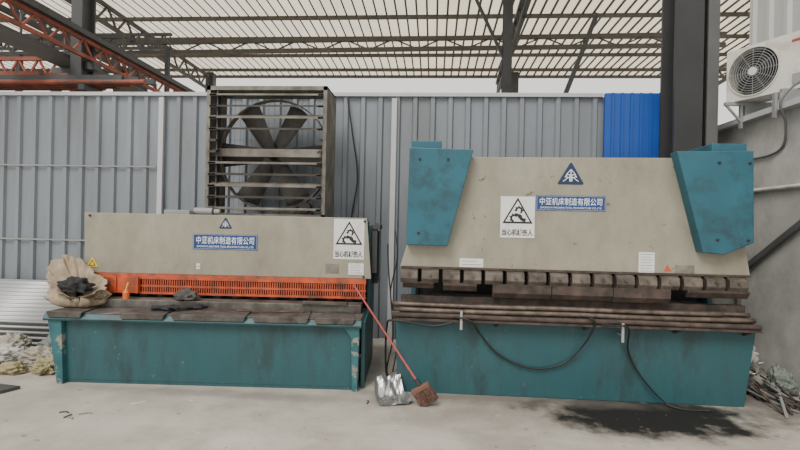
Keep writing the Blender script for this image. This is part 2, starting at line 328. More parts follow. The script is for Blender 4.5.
# ------------------------------------------------------------------ placard / plates helpers
def placard(par, x0, x1, z0, z1, y, off):
    mb = MB(off); mb.box(x0, x1, y-.004, y, z0, z1)
    p = mb.obj("warning_placard", STICK, par, label="white warning placard with triangle symbol")
    w = x1-x0; h = z1-z0; cx = (x0+x1)/2-off[0]; yy = y-.0045-off[1]; zz = z0-off[2]
    def tri(s, cz): return [(cx, cz+s*.62), (cx-s*.6, cz-s*.42), (cx+s*.6, cz-s*.42)]
    a = tri(w*.74, zz+h*.60); b = tri(w*.60, zz+h*.597)
    m = MB(); vs = [(q[0], yy-.001, q[1]) for q in a+b]
    m.add(vs, [(0, 1, 4, 3), (1, 2, 5, 4), (2, 0, 3, 5)])
    cz = zz+h*.572; k = w/.3*1.12
    def arc(ox, oz, r, t0, t1, n=14): return [(cx+(ox+r*cos(radians(t0+(t1-t0)*i/n)))*k, cz+(oz+r*sin(radians(t0+(t1-t0)*i/n)))*k) for i in range(n+1)]
    m.ribbon(arc(.010, .030, .022, -60, 200), .017, .017, yy-.001)
    m.ribbon(arc(-.026, -.032, .024, 30, 260), .019, .019, yy-.00105)
    for t in range(0, 181, 45): m.ribbon(arc(.010, .030, .032, t-9, t+9, 2), .010, .010, yy-.0011)
    for t in range(60, 261, 50): m.ribbon(arc(-.026, -.032, .035, t-9, t+9, 2), .010, .010, yy-.00115)
    m.ribbon([(cx+q[0]*k, cz+q[1]*k) for q in ((.064, -.048), (.036, -.042), (.014, -.022), (.0, -.004), (-.020, .004))], .034, .014, yy-.0012)
    m.ribbon([(cx+q[0]*k, cz+q[1]*k) for q in ((.034, -.035), (.028, -.012), (.012, .0))], .015, .011, yy-.00125)
    m.obj("warning_symbol", INK, p)
    text("当心机械伤人", w*.90, h*.16, (cx, yy, zz+h*.13), p, INK, bold=.022)
    return p
def nameplate(par, x0, x1, z0, z1, y, off):
    mb = MB(off); mb.box(x0, x1, y-.004, y, z0, z1)
    p = mb.obj("nameplate", NPBLUE, par, label="navy blue nameplate with white lettering")
    w = x1-x0; h = z1-z0; cx = (x0+x1)/2-off[0]; yy = y-.0045-off[1]; zz = z0-off[2]
    text("中亚机床制造有限公司", w*.90, h*.50, (cx, yy, zz+h*.61), p, NPWHITE, bold=.004, shear=.06)
    text("ZHONGYA MACHINE TOOL MANUFACTURE CO.,LTD", w*.88, h*.14, (cx, yy, zz+h*.19), p, NPWHITE, bold=.004)
    e = .0015; m = MB(); X0 = cx-w/2+.006; X1 = cx+w/2-.006; Z0 = zz+.006; Z1 = zz+h-.006
    for bx in ((X0, X1, Z0, Z0+e), (X0, X1, Z1-e, Z1), (X0, X0+e, Z0, Z1), (X1-e, X1, Z0, Z1)): m.box(bx[0], bx[1], yy-.001, yy, bx[2], bx[3])
    m.obj("plate_border", NPWHITE, p)
    return p
def emblem(par, cx, cz, w, h, y, off):
    mb = MB(off)
    mb.prism([(cx-w*.03, cz+h/2), (cx+w*.03, cz+h/2), (cx+w/2, cz-h*.45), (cx+w*.47, cz-h/2), (cx-w*.47, cz-h/2), (cx-w/2, cz-h*.45)], y-.004, y)
    p = mb.obj("emblem", LOGOB, par, label="dark blue triangular maker's emblem")
    X = cx-off[0]; Z = cz-off[2]; yy = y-.0052-off[1]
    m = MB(); lw = .034*h; q = [0]; k = .84
    def st(*pts):
        for (a, b), (c, d) in zip(pts, pts[1:]):
            q[0] += 1
            dx, dz = c-a, d-b; l = hypot(dx, dz); e = .014
            A = (X+(a-dx/l*e)*w*k, Z+(b-.04-dz/l*e)*h*k); B = (X+(c+dx/l*e)*w*k, Z+(d-.04+dz/l*e)*h*k)
            m.ribbon([A, B], lw, lw, yy-.00005*q[0])
    for s_ in (-1, 1):
        st((s_*.05, -.38), (s_*.05, -.02), (s_*.17, -.02), (s_*.22, -.08), (s_*.17, -.18), (s_*.05, -.18))
        st((s_*.12, -.18), (s_*.34, -.38)); st((s_*.26, -.16), (s_*.16, .06))
    st((0, .26), (0, -.38)); st((-.16, .06), (0, .26), (.16, .06))
    m.obj("emblem_letters", NPWHITE, p)
    return p
def label_plate(par, x0, x1, z0, z1, y, off, m=STICK, lines=4, name="instruction_label", ink=GREYINK):
    p = MB(off).box(x0, x1, y-.003, y, z0, z1).obj(name, m, par)
    mm = MB(off); h = (z1-z0)/(lines*2+1)
    for i in range(lines):
        z = z0+h*(1+2*i); mm.box(x0+(x1-x0)*.1, x0+(x1-x0)*(.9-.15*(i % 2)), y-.004, y-.003, z+h*.35, z+h*.65)
    mm.obj("printed_lines", ink, p)
    return p

# ------------------------------------------------------------------ shearing machine (local frame)
S = thing("shearing_machine", (-2.09, 4.40, 0), "teal and beige hydraulic plate shear with orange blade guard", "shearing machine", .053)
Z0 = (0, 0, 0)
MB().box(-1.39, 1.36, .02, .06, .03, .60).box(-1.39, 1.36, .025, .05, 0, .03).obj("front_panel", TEAL, S, .004)
MB().prism([(-1.54, .66), (-1.46, .66), (-1.40, .60), (-1.37, .0), (-1.43, 0)], -.03, .08).obj("leg", TEALCHIP, S, .004)
MB().prism([(1.24, .64), (1.42, .64), (1.41, 0), (1.36, 0), (1.345, .5)], -.02, .08).obj("leg", TEALCHIP, S, .004)
MB().prism([(-.05, .60), (-.06, .62), (-.03, .665), (.62, .665), (.62, .60)], -1.56, 1.44, 'x').obj("table_edge", TEAL, S, .004)
MB().box(-1.55, 1.43, -.02, .62, .665, .675).obj("table_top", TABM, S, .002)
for (a, b) in ((-1.52, -1.18), (-.83, -.40), (-.34, .36), (.42, .95), (1.0, 1.38)):
    MB().prism([(a, -.062), (b, -.062), (b-.05, .3), (a+.05, .3)], .675, .69, 'z').prism([(a+.02, .635), (b-.02, .635), (b, .69), (a, .69)], -.066, -.056).obj("support_plate", TABD, S, .003)
MB().box(-1.50, 1.40, .30, .50, .675, .755).obj("blade_beam", TABM, S, .004)
MB().prism([(-1.56, 1.63), (1.425, 1.635), (1.48, 1.0), (-1.54, 1.0)], .50, .53).obj("front_plate", BEIGE, S, .004)
MB().prism([(-1.56, 1.60), (1.41, 1.61), (1.41, 1.635), (-1.56, 1.63)], .53, .80).obj("beam_top", BEIGED, S)
MB().box(-1.54, -1.50, .53, .85, .8, 1.60).box(1.38, 1.42, .53, .85, .8, 1.60).box(-1.5, 1.38, .75, .78, .7, 1.6).obj("beam_body", BEIGED, S)
g = MB(); g.box(-1.50, 1.43, .475, .498, .945, 1.0)
x = -.92
while x < 1.42:
    g.box(x, x+.012, .48, .49, .81, .945); x += .024
g.box(-.94, 1.43, .478, .494, .79, .812); g.box(-.94, 1.43, .478, .492, .865, .885)
g.box(-1.50, -.94, .45, .495, .80, .96)
for x in (-1.46, -1.2, -.97): g.box(x, x+.03, .435, .45, .80, .97)
g.obj("blade_guard", ORANGE, S, 0, "orange slotted blade guard")
hd = MB()
for i in range(14):
    x = -1.35+i*.2; hd.cyl((x, .58, .76), (x, .58, 1.0), .035, 12).cyl((x, .58, .755), (x, .58, .79), .05, 12)
hd.obj("hold_down_row", RUST, S)
MB().box(-1.5, 1.38, .66, .70, .67, 1.0).obj("throat_backing", DARK, S)
for x, m in ((-1.50, TEAL), (1.43, TEAL)):
    MB().prism([(.08, 0), (1.18, 0), (1.18, 1.50), (1.05, 1.56), (.62, 1.56), (.62, .98), (.62, .67), (.08, .64)], x, x+.035, 'x').obj("side_frame", m, S, .004)
MB().box(-1.46, 1.42, .9, 1.16, .1, 1.0).obj("rear_body", DARK, S)
for x in (-1.3, 1.25):
    MB().cyl((x, .72, 1.35), (x, .72, 1.60), .07, 20).obj("hydraulic_cylinder", DARK, S)
MB().cyl((1.51, .72, 1.05), (1.51, .72, 1.5), .035, 14).cyl((1.51, .72, 1.3), (1.51, .72, 1.58), .018, 12).obj("gas_spring", STEELG, S)
MB().box(1.47, 1.53, .60, .70, 1.05, 1.55).box(1.47, 1.56, .58, .95, 1.52, 1.57).box(1.47, 1.52, .95, 1.15, .9, 1.3).obj("side_linkage", STEELG, S, .004)
MB().box(-.80, -.52, .66, .95, 1.632, 1.68).cyl((-.52, .8, 1.67), (-.32, .8, 1.67), .045, 18).cyl((-.30, .8, 1.67), (-.24, .8, 1.67), .03, 18).obj("pump_motor", STEELL, S, .005)
F = .50
nameplate(S, -.40, .28, 1.27, 1.43, F, Z0)
emblem(S, -.06, 1.55, .135, .115, F, Z0)
placard(S, 1.08, 1.40, 1.20, 1.62, F, Z0)
MB().prism([(-1.525, 1.06), (-1.40, 1.06), (-1.4625, 1.165)], F-.006, F-.001).obj("warning_triangle", YEL, S, 0, "yellow warning triangle sticker")
MB().prism([(-1.500, 1.072), (-1.425, 1.072), (-1.4625, 1.135)], F-.0068, F-.0062).prism([(-1.488, 1.078), (-1.437, 1.078), (-1.4625, 1.121)], F-.0074, F-.0070, mi=1).obj("warning_triangle_border", [INK, YEL], S)
label_plate(S, 1.24, 1.40, 1.04, 1.16, F, Z0, STICK, 4)
label_plate(S, 1.0, 1.14, 1.05, 1.15, F, Z0, BEIGED, 3)
label_plate(S, -.36, -.32, 1.06, 1.12, F, Z0, STICK, 1)
for x in (-1.5, 1.40):
    for z in (1.60, 1.04 if x < 0 else 1.02):
        MB().cyl((x, F-.012, z), (x, F, z), .012, 10).obj("bolt", DARK, S)

# ------------------------------------------------------------------ press brake
PO = (1.27, 4.52, 0)
P = thing("press_brake", PO, "large teal and beige hydraulic press brake with rusty tooling", "press brake")
MB(PO).prism([(-.34, .70), (2.91, .72), (2.82, 0.0), (-.31, 0.0)], 4.52, 4.60).obj("bed_apron", TEAL, P, .006)
MB(PO).box(-.33, 2.88, 4.40, 4.75, .695, .715).obj("bed_shelf", RUST, P)
for x in (-.2, .6, 1.4, 2.2, 2.8):
    MB(PO).prism([(4.40, .695), (4.52, .695), (4.52, .64)], x-.012, x+.012, 'x').obj("shelf_bracket", RUST, P)
MB(PO).box(-.30, 2.86, 4.60, 4.68, .715, .90).obj("lower_die", RUST, P, .004)
MB(PO).prism([(.0, 2.22), (2.55, 2.24), (2.80, 1.5), (2.86, 1.17), (-.31, 1.17), (-.24, 1.42)], 4.54, 4.66).obj("ram", BEIGE, P, .005)
MB(PO).box(-.30, 2.85, 4.525, 4.54, 1.165, 1.185).obj("ram_edge", RUST, P)
n = 16
for i in range(n):
    x0 = -.30+i*(3.15/n); x1 = x0+3.15/n-.035
    MB(PO).prism([(4.49, 1.145), (4.54, 1.165), (4.60, 1.165), (4.60, 1.035), (4.505, 1.035), (4.48, 1.075)], x0, x1, 'x').cyl(((x0+x1)/2, 4.468, 1.11), ((x0+x1)/2, 4.485, 1.11), .014, 8).obj("punch_clamp", RUSTL, P, .006, "worn brown punch clamp block")
for a, b, z in ((-.28, .02, 1.0), (.1, .42, .985), (.56, 1.1, .93), (1.1, 1.65, .93), (1.65, 2.16, .925), (2.3, 2.84, .99)):
    MB(PO).prism([(4.50, 1.04), (4.57, 1.04), (4.57, z+.03), (4.545, z-.02), (4.535, z-.02), (4.50, z+.03)], a, b-.006, 'x').obj("punch", RUST, P, .003)
L = MB(PO); L.prism([(-.235, 2.29), (.35, 2.275), (.13, 1.385), (-.25, 1.39)], 4.42, 4.56)
L.obj("cylinder_cover", TEALB, P, .008, "teal tapered cylinder cover")
R = MB(PO); R.prism([(2.14, 2.28), (2.79, 2.29), (2.81, 1.48), (2.56, 1.37), (2.38, 1.385)], 4.42, 4.56)
R.obj("cylinder_cover", TEALB, P, .008, "teal tapered cylinder cover")
MB(PO).box(-.22, .06, 4.5, 4.9, 2.27, 2.365).box(-.24, .10, 4.46, 4.95, 2.25, 2.285).obj("cylinder_cap", TEALB, P, .006)
MB(PO).box(2.48, 2.78, 4.5, 4.9, 2.28, 2.365).box(2.44, 2.80, 4.46, 4.95, 2.25, 2.292).obj("cylinder_cap", TEALB, P, .006)
for x in (-.22, 2.74):
    MB(PO).prism([(4.66, 0), (5.9, 0), (5.9, 2.1), (5.6, 2.25), (4.68, 2.25), (4.68, 1.3), (5.0, 1.2), (5.0, .85), (4.66, .8)], x, x+.05, 'x').obj("side_frame", TEAL, P, .006)
MB(PO).box(-.15, 2.72, 5.1, 5.15, .1, 2.0).box(-.15, 2.72, 5.15, 5.7, 1.7, 2.1).obj("rear_body", DARK, P)
MB(PO).box(.0, 2.6, 4.85, 4.95, .80, .88).box(.6, .7, 4.70, 4.85, .82, .87).box(1.9, 2.0, 4.7, 4.85, .82, .87).obj("back_gauge", STEELG, P)
for cx, z in ((-.02, 2.2), (2.62, 2.2)):
    for dx in (-.17, .2):
        for zz in (2.18, 1.5):
            if dx > 0 and zz < 2 and cx < 1: continue
            MB(PO).cyl((cx+dx*.7, 4.41, zz), (cx+dx*.7, 4.42, zz), .012, 8).obj("bolt", DARK, P)
placard(P, .62, .935, 1.475, 1.86, 4.54, PO)
nameplate(P, .945, 1.575, 1.735, 1.875, 4.54, PO)
emblem(P, 1.255, 2.08, .235, .20, 4.54, PO)
label_plate(P, 1.88, 2.02, 1.18, 1.37, 4.54, PO, STICK, 7)
label_plate(P, 2.20, 2.37, 1.19, 1.26, 4.54, PO, BEIGED, 3)
label_plate(P, .25, .47, 1.19, 1.27, 4.54, PO, STICK, 2)
MB(PO).prism([(2.105, 1.205), (2.165, 1.205), (2.135, 1.26)], 4.535, 4.54).obj("warning_triangle", ORANGE, P)
for x, z in ((.27, .66), (1.70, .60)):
    MB(PO).cyl((x, 4.40, z-.03), (x, 4.40, z+.14), .013, 12).cyl((x, 4.40, z+.03), (x, 4.52, z+.03), .01, 10).obj("release_lever", GALV, P, 0, "pale metal lever on the bed front")

bars = [(4.425, .740, .024, -.36, 2.88), (4.478, .742, .026, -.34, 2.84), (4.53, .738, .022, -.38, 2.7), (4.575, .737, .021, -.2, 2.86),
        (4.45, .787, .023, -.30, 2.85), (4.505, .786, .022, -.35, 2.78), (4.555, .782, .021, .1, 2.86), (4.478, .832, .022, -.37, 2.6), (4.53, .828, .020, .35, 2.85)]
for k, (y, z, r, a, b) in enumerate(bars):
    pts = [(a+(b-a)*t/6, y+.004*sin(t*1.7+k), z+.003*sin(t*2.1+k*2)) for t in range(7)]
    o = MB().tube(pts, r, 12, sub=3).obj("steel_pipe", BAR if k % 3 else RUST); tag(o, "long rusty brown steel pipe lying on the press bed shelf", "pipe", "rusty pipes on the press bed")

def cable(name, pts, r, label, m=BLACK, cat="cable"):
    o = MB().tube(pts, r, 8, sub=8).obj(name, m); return tag(o, label, cat)
cable("control_cable", [(.20, 4.38, .75), (.36, 4.38, .71), (.45, 4.46, .58), (.63, 4.49, .39), (.92, 4.49, .28), (1.2, 4.49, .33), (1.38, 4.46, .52), (1.45, 4.38, .73), (1.40, 4.38, .78)], .009, "thin black cable looping across the teal press apron")
cable("control_cable", [(1.5, 4.37, .735), (1.6, 4.37, .72), (1.74, 4.38, .70), (1.78, 4.48, .48), (1.9, 4.48, .25), (2.08, 4.45, .05), (2.2, 4.38, .009), (2.45, 4.36, .009)], .008, "thin black cable hanging down the press front to the floor")
cable("power_hose", [(-.42, 4.86, .01), (-.44, 4.72, .15), (-.42, 4.5, .60), (-.34, 4.37, .70), (0.0, 4.37, .66), (.2, 4.37, .70)], .010, "black hose draped from floor onto the press bed")
cable("power_hose", [(-.50, 5.3, 1.35), (-.48, 5.2, 1.1), (-.44, 5.1, .8), (-.40, 5.0, .4), (-.45, 4.95, .1), (-.42, 4.9, .009), (-.38, 4.8, .009)], .008, "black hose hanging in the gap between the machines")
cable("power_hose", [(-.44, 5.5, 1.5), (-.40, 5.4, 1.2), (-.46, 5.3, .8), (-.36, 5.2, .4), (-.40, 5.1, .008)], .007, "black hose hanging in the gap between the machines")
cable("wall_cable", [(-1.22, 6.54, 3.3), (-1.14, 6.54, 2.8), (-1.06, 6.54, 2.2), (-1.14, 6.54, 1.5), (-1.08, 6.54, .6)], .010, "thin dark cable hanging on the sheet wall")

# ------------------------------------------------------------------ fan
FY = 5.70
Fn = thing("exhaust_fan", (-2.055, FY, 0), "large square dusty galvanised exhaust fan with open louvres on a stand", "fan")
hw = .745; zb, zt = 1.62, 3.22; zc = 2.42; dp = .52
MB().box(-hw, -hw+.02, 0, dp, zb, zt).box(hw-.02, hw, 0, dp, zb, zt).box(-hw, hw, 0, dp, zt-.02, zt).box(-hw, hw, 0, dp, zb, zb+.02)\
    .box(-hw, -hw+.045, -.012, 0, zb, zt).box(hw-.045, hw, -.012, 0, zb, zt).box(-hw, hw, -.012, 0, zt-.05, zt).box(-hw, hw, -.012, 0, zb, zb+.05).obj("housing", FANM, Fn)
for s_ in (-1, 1):
    MB().beam((s_*.72, .28, zb+.05), (s_*.72, .28, zt-.05), .03).obj("housing_rib", FAND, Fn)
MB().ring((0, zc), .708, .720, .30, .40, 72).obj("shroud", FANM, Fn, 0, "circular sheet-metal fan shroud")
for i in range(6):
    t0 = radians(60*i); m = MB(); vs = []; K = 8
    for j in range(K):
        r = .05+(.69-.05)*j/(K-1); wid = .07+.085*(j/(K-1))**.7; tw = radians(20-8*j/(K-1))
        for e in (-1, 0, 1):
            a = e*wid; cur = .015*(1-e*e)
            px = a*cos(tw); py = a*sin(tw)+cur
            rr = r-(.03 if (e and j == K-1) else 0)
            vs.append((rr*cos(t0)-px*sin(t0), .30+py, zc+rr*sin(t0)+px*cos(t0)))
    fs = []
    for j in range(K-1):
        for e in range(2): q = j*3+e; fs.append((q, q+1, q+4, q+3))
    m.add(vs, fs, 0, True); o = m.obj("blade", FANB, Fn); sd = o.modifiers.new("s", 'SOLIDIFY'); sd.thickness = .006
MB().cyl((0, .14, zc), (0, .36, zc), .055, 24).cyl((0, .11, zc), (0, .15, zc), .035, 20).obj("hub", FAND, Fn)
MB().box(-.725, .725, .07, .11, zc-.05, zc+.05).obj("bearing_support", FANM, Fn, .004)
m = MB()
for i in range(-9, 10):
    m.cyl((i*.076, dp-.01, zb+.02), (i*.076, dp-.01, zt-.02), .0022, 5, caps=False)
for k in range(10): z = zb+.1+k*.155; m.cyl((-.72, dp-.01, z), (.72, dp-.01, z), .0022, 5, caps=False)
m.obj("wire_guard", STEELL, Fn)
MB().cyl((.46, .12, zb+.14), (.46, .24, zb+.14), .07, 20).box(.38, .54, .14, .22, zb+.02, zb+.08).obj("motor", FAND, Fn)
for k in range(11):
    z = zb+.10+k*.138
    if k not in (5, 6):
        wd_ = .10 if k in (2, 8) else .03
        MB().prism([(-.05, z+.012), (-.05+wd_, z+.012+wd_*.45), (-.05+wd_, z+.002+wd_*.45), (-.05, z-.004)], -.695, .695, 'x').obj("louvre", FAND if k % 2 else FANM, Fn)
    for sx in (-1, 1):
        a = -.695 if sx < 0 else .645
        MB().prism([(-.05, z+.015), (.10, z+.055), (.10, z+.035), (-.05, z-.01)], a, a+(.09 if sx < 0 else .05), 'x').obj("louvre_tip", FAND, Fn)
MB().box(-.62, -.605, -.006, .006, zb+.05, zt-.06).obj("louvre_linkage", STEELG, Fn)
for x in (-.68, .64):
    MB().box(x, x+.04, 0, .04, 0, zb).box(x, x+.04, dp-.06, dp-.02, 0, zb).obj("stand_leg", STEELG, Fn)
MB().box(-.68, .68, 0, .04, .8, .84).box(-.68, .68, dp-.06, dp-.02, .8, .84).obj("stand_rail", STEELG, Fn)

# ------------------------------------------------------------------ AC unit
ao = (3.78, 5.62, 3.06)
A = thing("air_conditioner_outdoor_unit", (3.78, 5.60, 3.09), "white outdoor air-conditioner unit with round fan grille", "air conditioner", radians(28))
mb = MB(ao); y0, y1, z0, z1 = 5.20, 6.08, 3.06, 3.66; cy, cz, rr = 5.79, 3.36, .262
mb.box(3.625, 3.92, y0, y0+.02, z0, z1).box(3.625, 3.92, y1-.02, y1, z0, z1).box(3.625, 3.90, y0+.02, y1-.02, z1-.02, z1).box(3.625, 3.90, y0+.02, y1-.02, z0, z0+.02).box(3.90, 3.92, y0+.02, y1-.02, z0, z1)
ang = [2*pi*i/64 for i in range(64)]+[atan2(b-cz, a-cy) % (2*pi) for a in (y0, y1) for b in (z0, z1)]
ang = sorted(ang); n = len(ang); vs = []; fs = []
for t in ang:
    c, s_ = cos(t), sin(t)
    kk = [((y1-cy)/c if c > 1e-6 else (y0-cy)/c if c < -1e-6 else 1e9), ((z1-cz)/s_ if s_ > 1e-6 else (z0-cz)/s_ if s_ < -1e-6 else 1e9)]
    k = min(kk); vs += [(3.61, cy+rr*c, cz+rr*s_), (3.61, cy+k*c, cz+k*s_), (3.625, cy+k*c, cz+k*s_)]
for i in range(n): j = (i+1) % n; fs += [(3*i, 3*j, 3*j+1, 3*i+1), (3*i+1, 3*j+1, 3*j+2, 3*i+2)]
mb.add(vs, fs); mb.ring((cy, cz), rr, rr+.012, 3.598, 3.70, 64, 'x'); mb.obj("casing", WHITE, A, 0)
MB(ao).box(3.80, 3.81, y0+.02, y1-.02, z0+.02, z1-.02).obj("interior", DARK, A)
m = MB(ao)
for k in range(1, 10): r = rr*k/10+.004; m.ring((cy, cz), r-.003, r+.003, 3.604, 3.61, 48, 'x')
for k in range(12):
    t = 2*pi*k/12; m.cyl((3.606, cy+.04*cos(t), cz+.04*sin(t)), (3.606, cy+rr*cos(t), cz+rr*sin(t)), .003, 5, caps=False)
m.obj("fan_grille", STEELL, A)
MB(ao).cyl((3.598, cy, cz), (3.612, cy, cz), .045, 24).obj("grille_cap", WHITE, A)
m = MB(ao)
for k in range(3):
    t = 2*pi*k/3+.4; vs = []
    for j in range(5):
        r = .05+.045*j
        for e in (-1, 1): a = t+e*(.35+.08*j); vs.append((3.70+e*.025, cy+r*cos(a), cz+r*sin(a)))
    m.add(vs, [(2*j, 2*j+1, 2*j+3, 2*j+2) for j in range(4)])
m.cyl((3.66, cy, cz), (3.74, cy, cz), .06, 20); m.obj("fan_rotor", STEELG, A)
MB(ao).box(3.603, 3.609, y0+.10, y0+.21, z1-.10, z1-.075).obj("badge", REDP, A)
MB(ao).box(3.60, 3.609, y0+.04, y0+.20, z0+.05, z0+.16).obj("valve_cover", STEELL, A)
for y, xa in ((5.30, 3.60), (5.86, 3.36)):
    o = MB().box(xa, 3.95, y-.02, y+.02, 3.045, 3.085).box(3.58, 3.95, y-.02, y+.02, 2.925, 3.045).box(3.53, 3.556, y-.02, y+.02, 2.78, 3.045).beam((xa+.02, y, 3.05), (3.545, y, 2.86), .022).obj("wall_bracket", GALVD); tag(o, "grey steel bracket under the air-conditioner unit", "bracket", "air-conditioner brackets")
cable("refrigerant_pipe", [(3.74, 5.22, 3.14), (3.62, 5.20, 3.05), (3.53, 5.20, 2.9), (3.60, 5.22, 2.72), (3.64, 5.3, 2.5), (3.64, 5.5, 2.42), (3.64, 5.9, 2.42)], .012, "thin grey pipe dropping from the air conditioner", STEELM, "pipe")
o = MB().beam((3.63, 5.95, 1.10), (3.63, 3.9, 2.36), .04, .06).beam((3.63, 5.98, 1.14), (3.63, 5.98, 0), .04, .05).obj("steel_angle_brace", STEELM); tag(o, "grey sloping steel channel along the side wall", "brace")
random.seed(3)
for i in range(46):
    y = random.uniform(4.35, 5.9); x = random.uniform(3.05, 3.42); a = random.gauss(0, .5)+pi/2; l = random.uniform(.2, .5); z = .012+max(0, y-4.8)*.28*random.random()
    dx, dy = cos(a)*l/2, sin(a)*l/2
    o = MB().beam((x-dx, y-dy, z), (x+dx, y+dy, z+random.uniform(0, .10)), .022, .010).obj("scrap_strip", [GALVD, RUST, DARK, BAR][i % 4]); tag(o, "thin cut metal offcut lying in the scrap heap", "metal scrap", "metal offcuts beside the press")
for i in range(10):
    x = random.uniform(3.1, 3.45); y = random.uniform(4.9, 5.9); z = .02+max(0, y-4.9)*.22
    pts = [(x+.07*cos(t*.9+i)*(.6+.1*t), y+.08*sin(t*.9+i), z+.02*t*(1 if i % 2 else .4)) for t in range(8)]
    o = MB().tube(pts, .006, 6, sub=3).obj("metal_swarf", SILVER); tag(o, "curled silvery metal swarf strip on scrap heap", "metal scrap", "curled swarf beside the press")

# ------------------------------------------------------------------ soft / crumpled things
def crumple(name, c, s, seed, m, label, cat, group=None, amp=.28, freq=2.2, flat=True, sub=4, ridge=0.0):
    bm = bmesh.new(); bmesh.ops.create_icosphere(bm, subdivisions=sub, radius=1)
    for v in bm.verts:
        p = v.co.copy(); q = p*freq+Vector((seed*3.1, seed*1.7, seed))
        d = noise.noise(q)*amp+abs(noise.noise(q*2.3))*amp*.9+noise.noise(q*5)*amp*.25
        if ridge: d += ridge*(1-2.2*abs(noise.noise(Vector((q.x*1.1, q.y*1.1, q.z*2.8)))))*.5
        p = p*(1+d-.1)
        if flat and p.z < -.35: p.z = -.35-(p.z+.35)*-.12
        v.co = Vector((p.x*s[0], p.y*s[1], (p.z+.40)*s[2]))
    zmin = min(v.co.z for v in bm.verts)
    for v in bm.verts: v.co.z -= zmin
    me = bpy.data.meshes.new(name); bm.to_mesh(me); bm.free()
    for p in me.polygons: p.use_smooth = True
    me.materials.append(m); o = bpy.data.objects.new(name, me); o.location = c; C.objects.link(o)
    return tag(o, label, cat, group)
CLO1 = mat("dusty_beige_bag", (.33, .30, .24), .5, 0, .2, 4, (.19, .165, .125), .42, 3, soft=.3)
CLO2 = mat("yellowish_sack_cloth", (.34, .29, .15), .7, 0, .2, 5, (.19, .16, .1), .42, 4, soft=.3)
CLO3 = mat("grey_green_bag", (.17, .20, .17), .6, 0, .2, 5, (.09, .1, .085), .42, 4, soft=.3)
CLO4 = mat("dark_rag", (.07, .065, .06), .9, 0, .4, 10, bump=.5)
CLO5 = mat("white_plastic_bag", (.46, .45, .42), .4, 0, .15, 4, (.28, .26, .22), .38, 3, soft=.3)
rg = [(-4.15, 4.88, .20, .13, .10, CLO1, "dusty beige crumpled bag"), (-4.62, 4.95, .20, .13, .10, CLO5, "whitish crumpled plastic bag"), (-3.86, 4.60, .12, .10, .10, CLO2, "yellowish crumpled sack bag"),
      (-3.86, 4.94, .10, .10, .15, CLO5, "whitish crumpled plastic bag"), (-4.3, 5.28, .20, .12, .13, CLO3, "grey-green crumpled bag"), (-4.20, 4.54, .13, .08, .06, CLO2, "flattened yellowish sack bag"),
      (-4.60, 4.60, .15, .09, .05, CLO4, "dark oily rag"), (-3.85, 5.26, .10, .11, .20, CLO1, "dusty beige crumpled bag"), (-4.40, 4.36, .08, .055, .04, CLO4, "dark oily rag"), (-4.86, 5.28, .16, .11, .12, CLO1, "dusty beige crumpled bag")]
for i, (x, y, a, b, c, m, l) in enumerate(rg):
    crumple("crumpled_bag" if "bag" in l else "crumpled_rag", (x, y, 0), (a, b, c), i+1, m, l+" on the floor beside the shear", "rag" if m is CLO4 else "bag", "bags beside the shear", .38, 2.0, sub=5, ridge=.55)
rg = [(3.46, 5.0, .10, .12, .14, CLO3), (3.12, 5.02, .09, .10, .09, CLO4), (3.48, 5.62, .12, .13, .28, CLO5), (3.15, 5.72, .10, .11, .28, CLO4)]
for i, (x, y, a, b, c, m) in enumerate(rg):
    crumple("crumpled_rag", (x, y, 0), (a, b, c), i+21, m, "crumpled dirty rag in the scrap beside the press", "rag", "rags beside the press", .4, 2.2, sub=5, ridge=.5)

for k in range(5):
    m = MB(); y0, z0 = 5.50+k*.02, .02+k*.06; y1, z1 = 6.44-k*.005, .44+k*.06
    K = 64; pr = []
    nrm = Vector((0, -(z1-z0), (y1-y0))).normalized()
    for i in range(K+1):
        t = i/K; o_ = .016*sin(t*2*pi*11)
        pr.append((y0+(y1-y0)*t+nrm.y*o_, z0+(z1-z0)*t+nrm.z*o_))
    xa, xb = -7.4+.05*k, -4.05-.10*(k*7 % 5)
    vs = [(xa, a, b) for a, b in pr]+[(xb, a, b) for a, b in pr]
    m.add(vs, [(i, i+1, i+2+K, i+1+K) for i in range(K)], 0, True)
    o = m.obj("corrugated_sheet", GALVD); sd = o.modifiers.new("s", 'SOLIDIFY'); sd.thickness = .003
    tag(o, "silvery galvanised corrugated sheet leaning on the wall foot", "metal sheet", "leaning corrugated sheets")

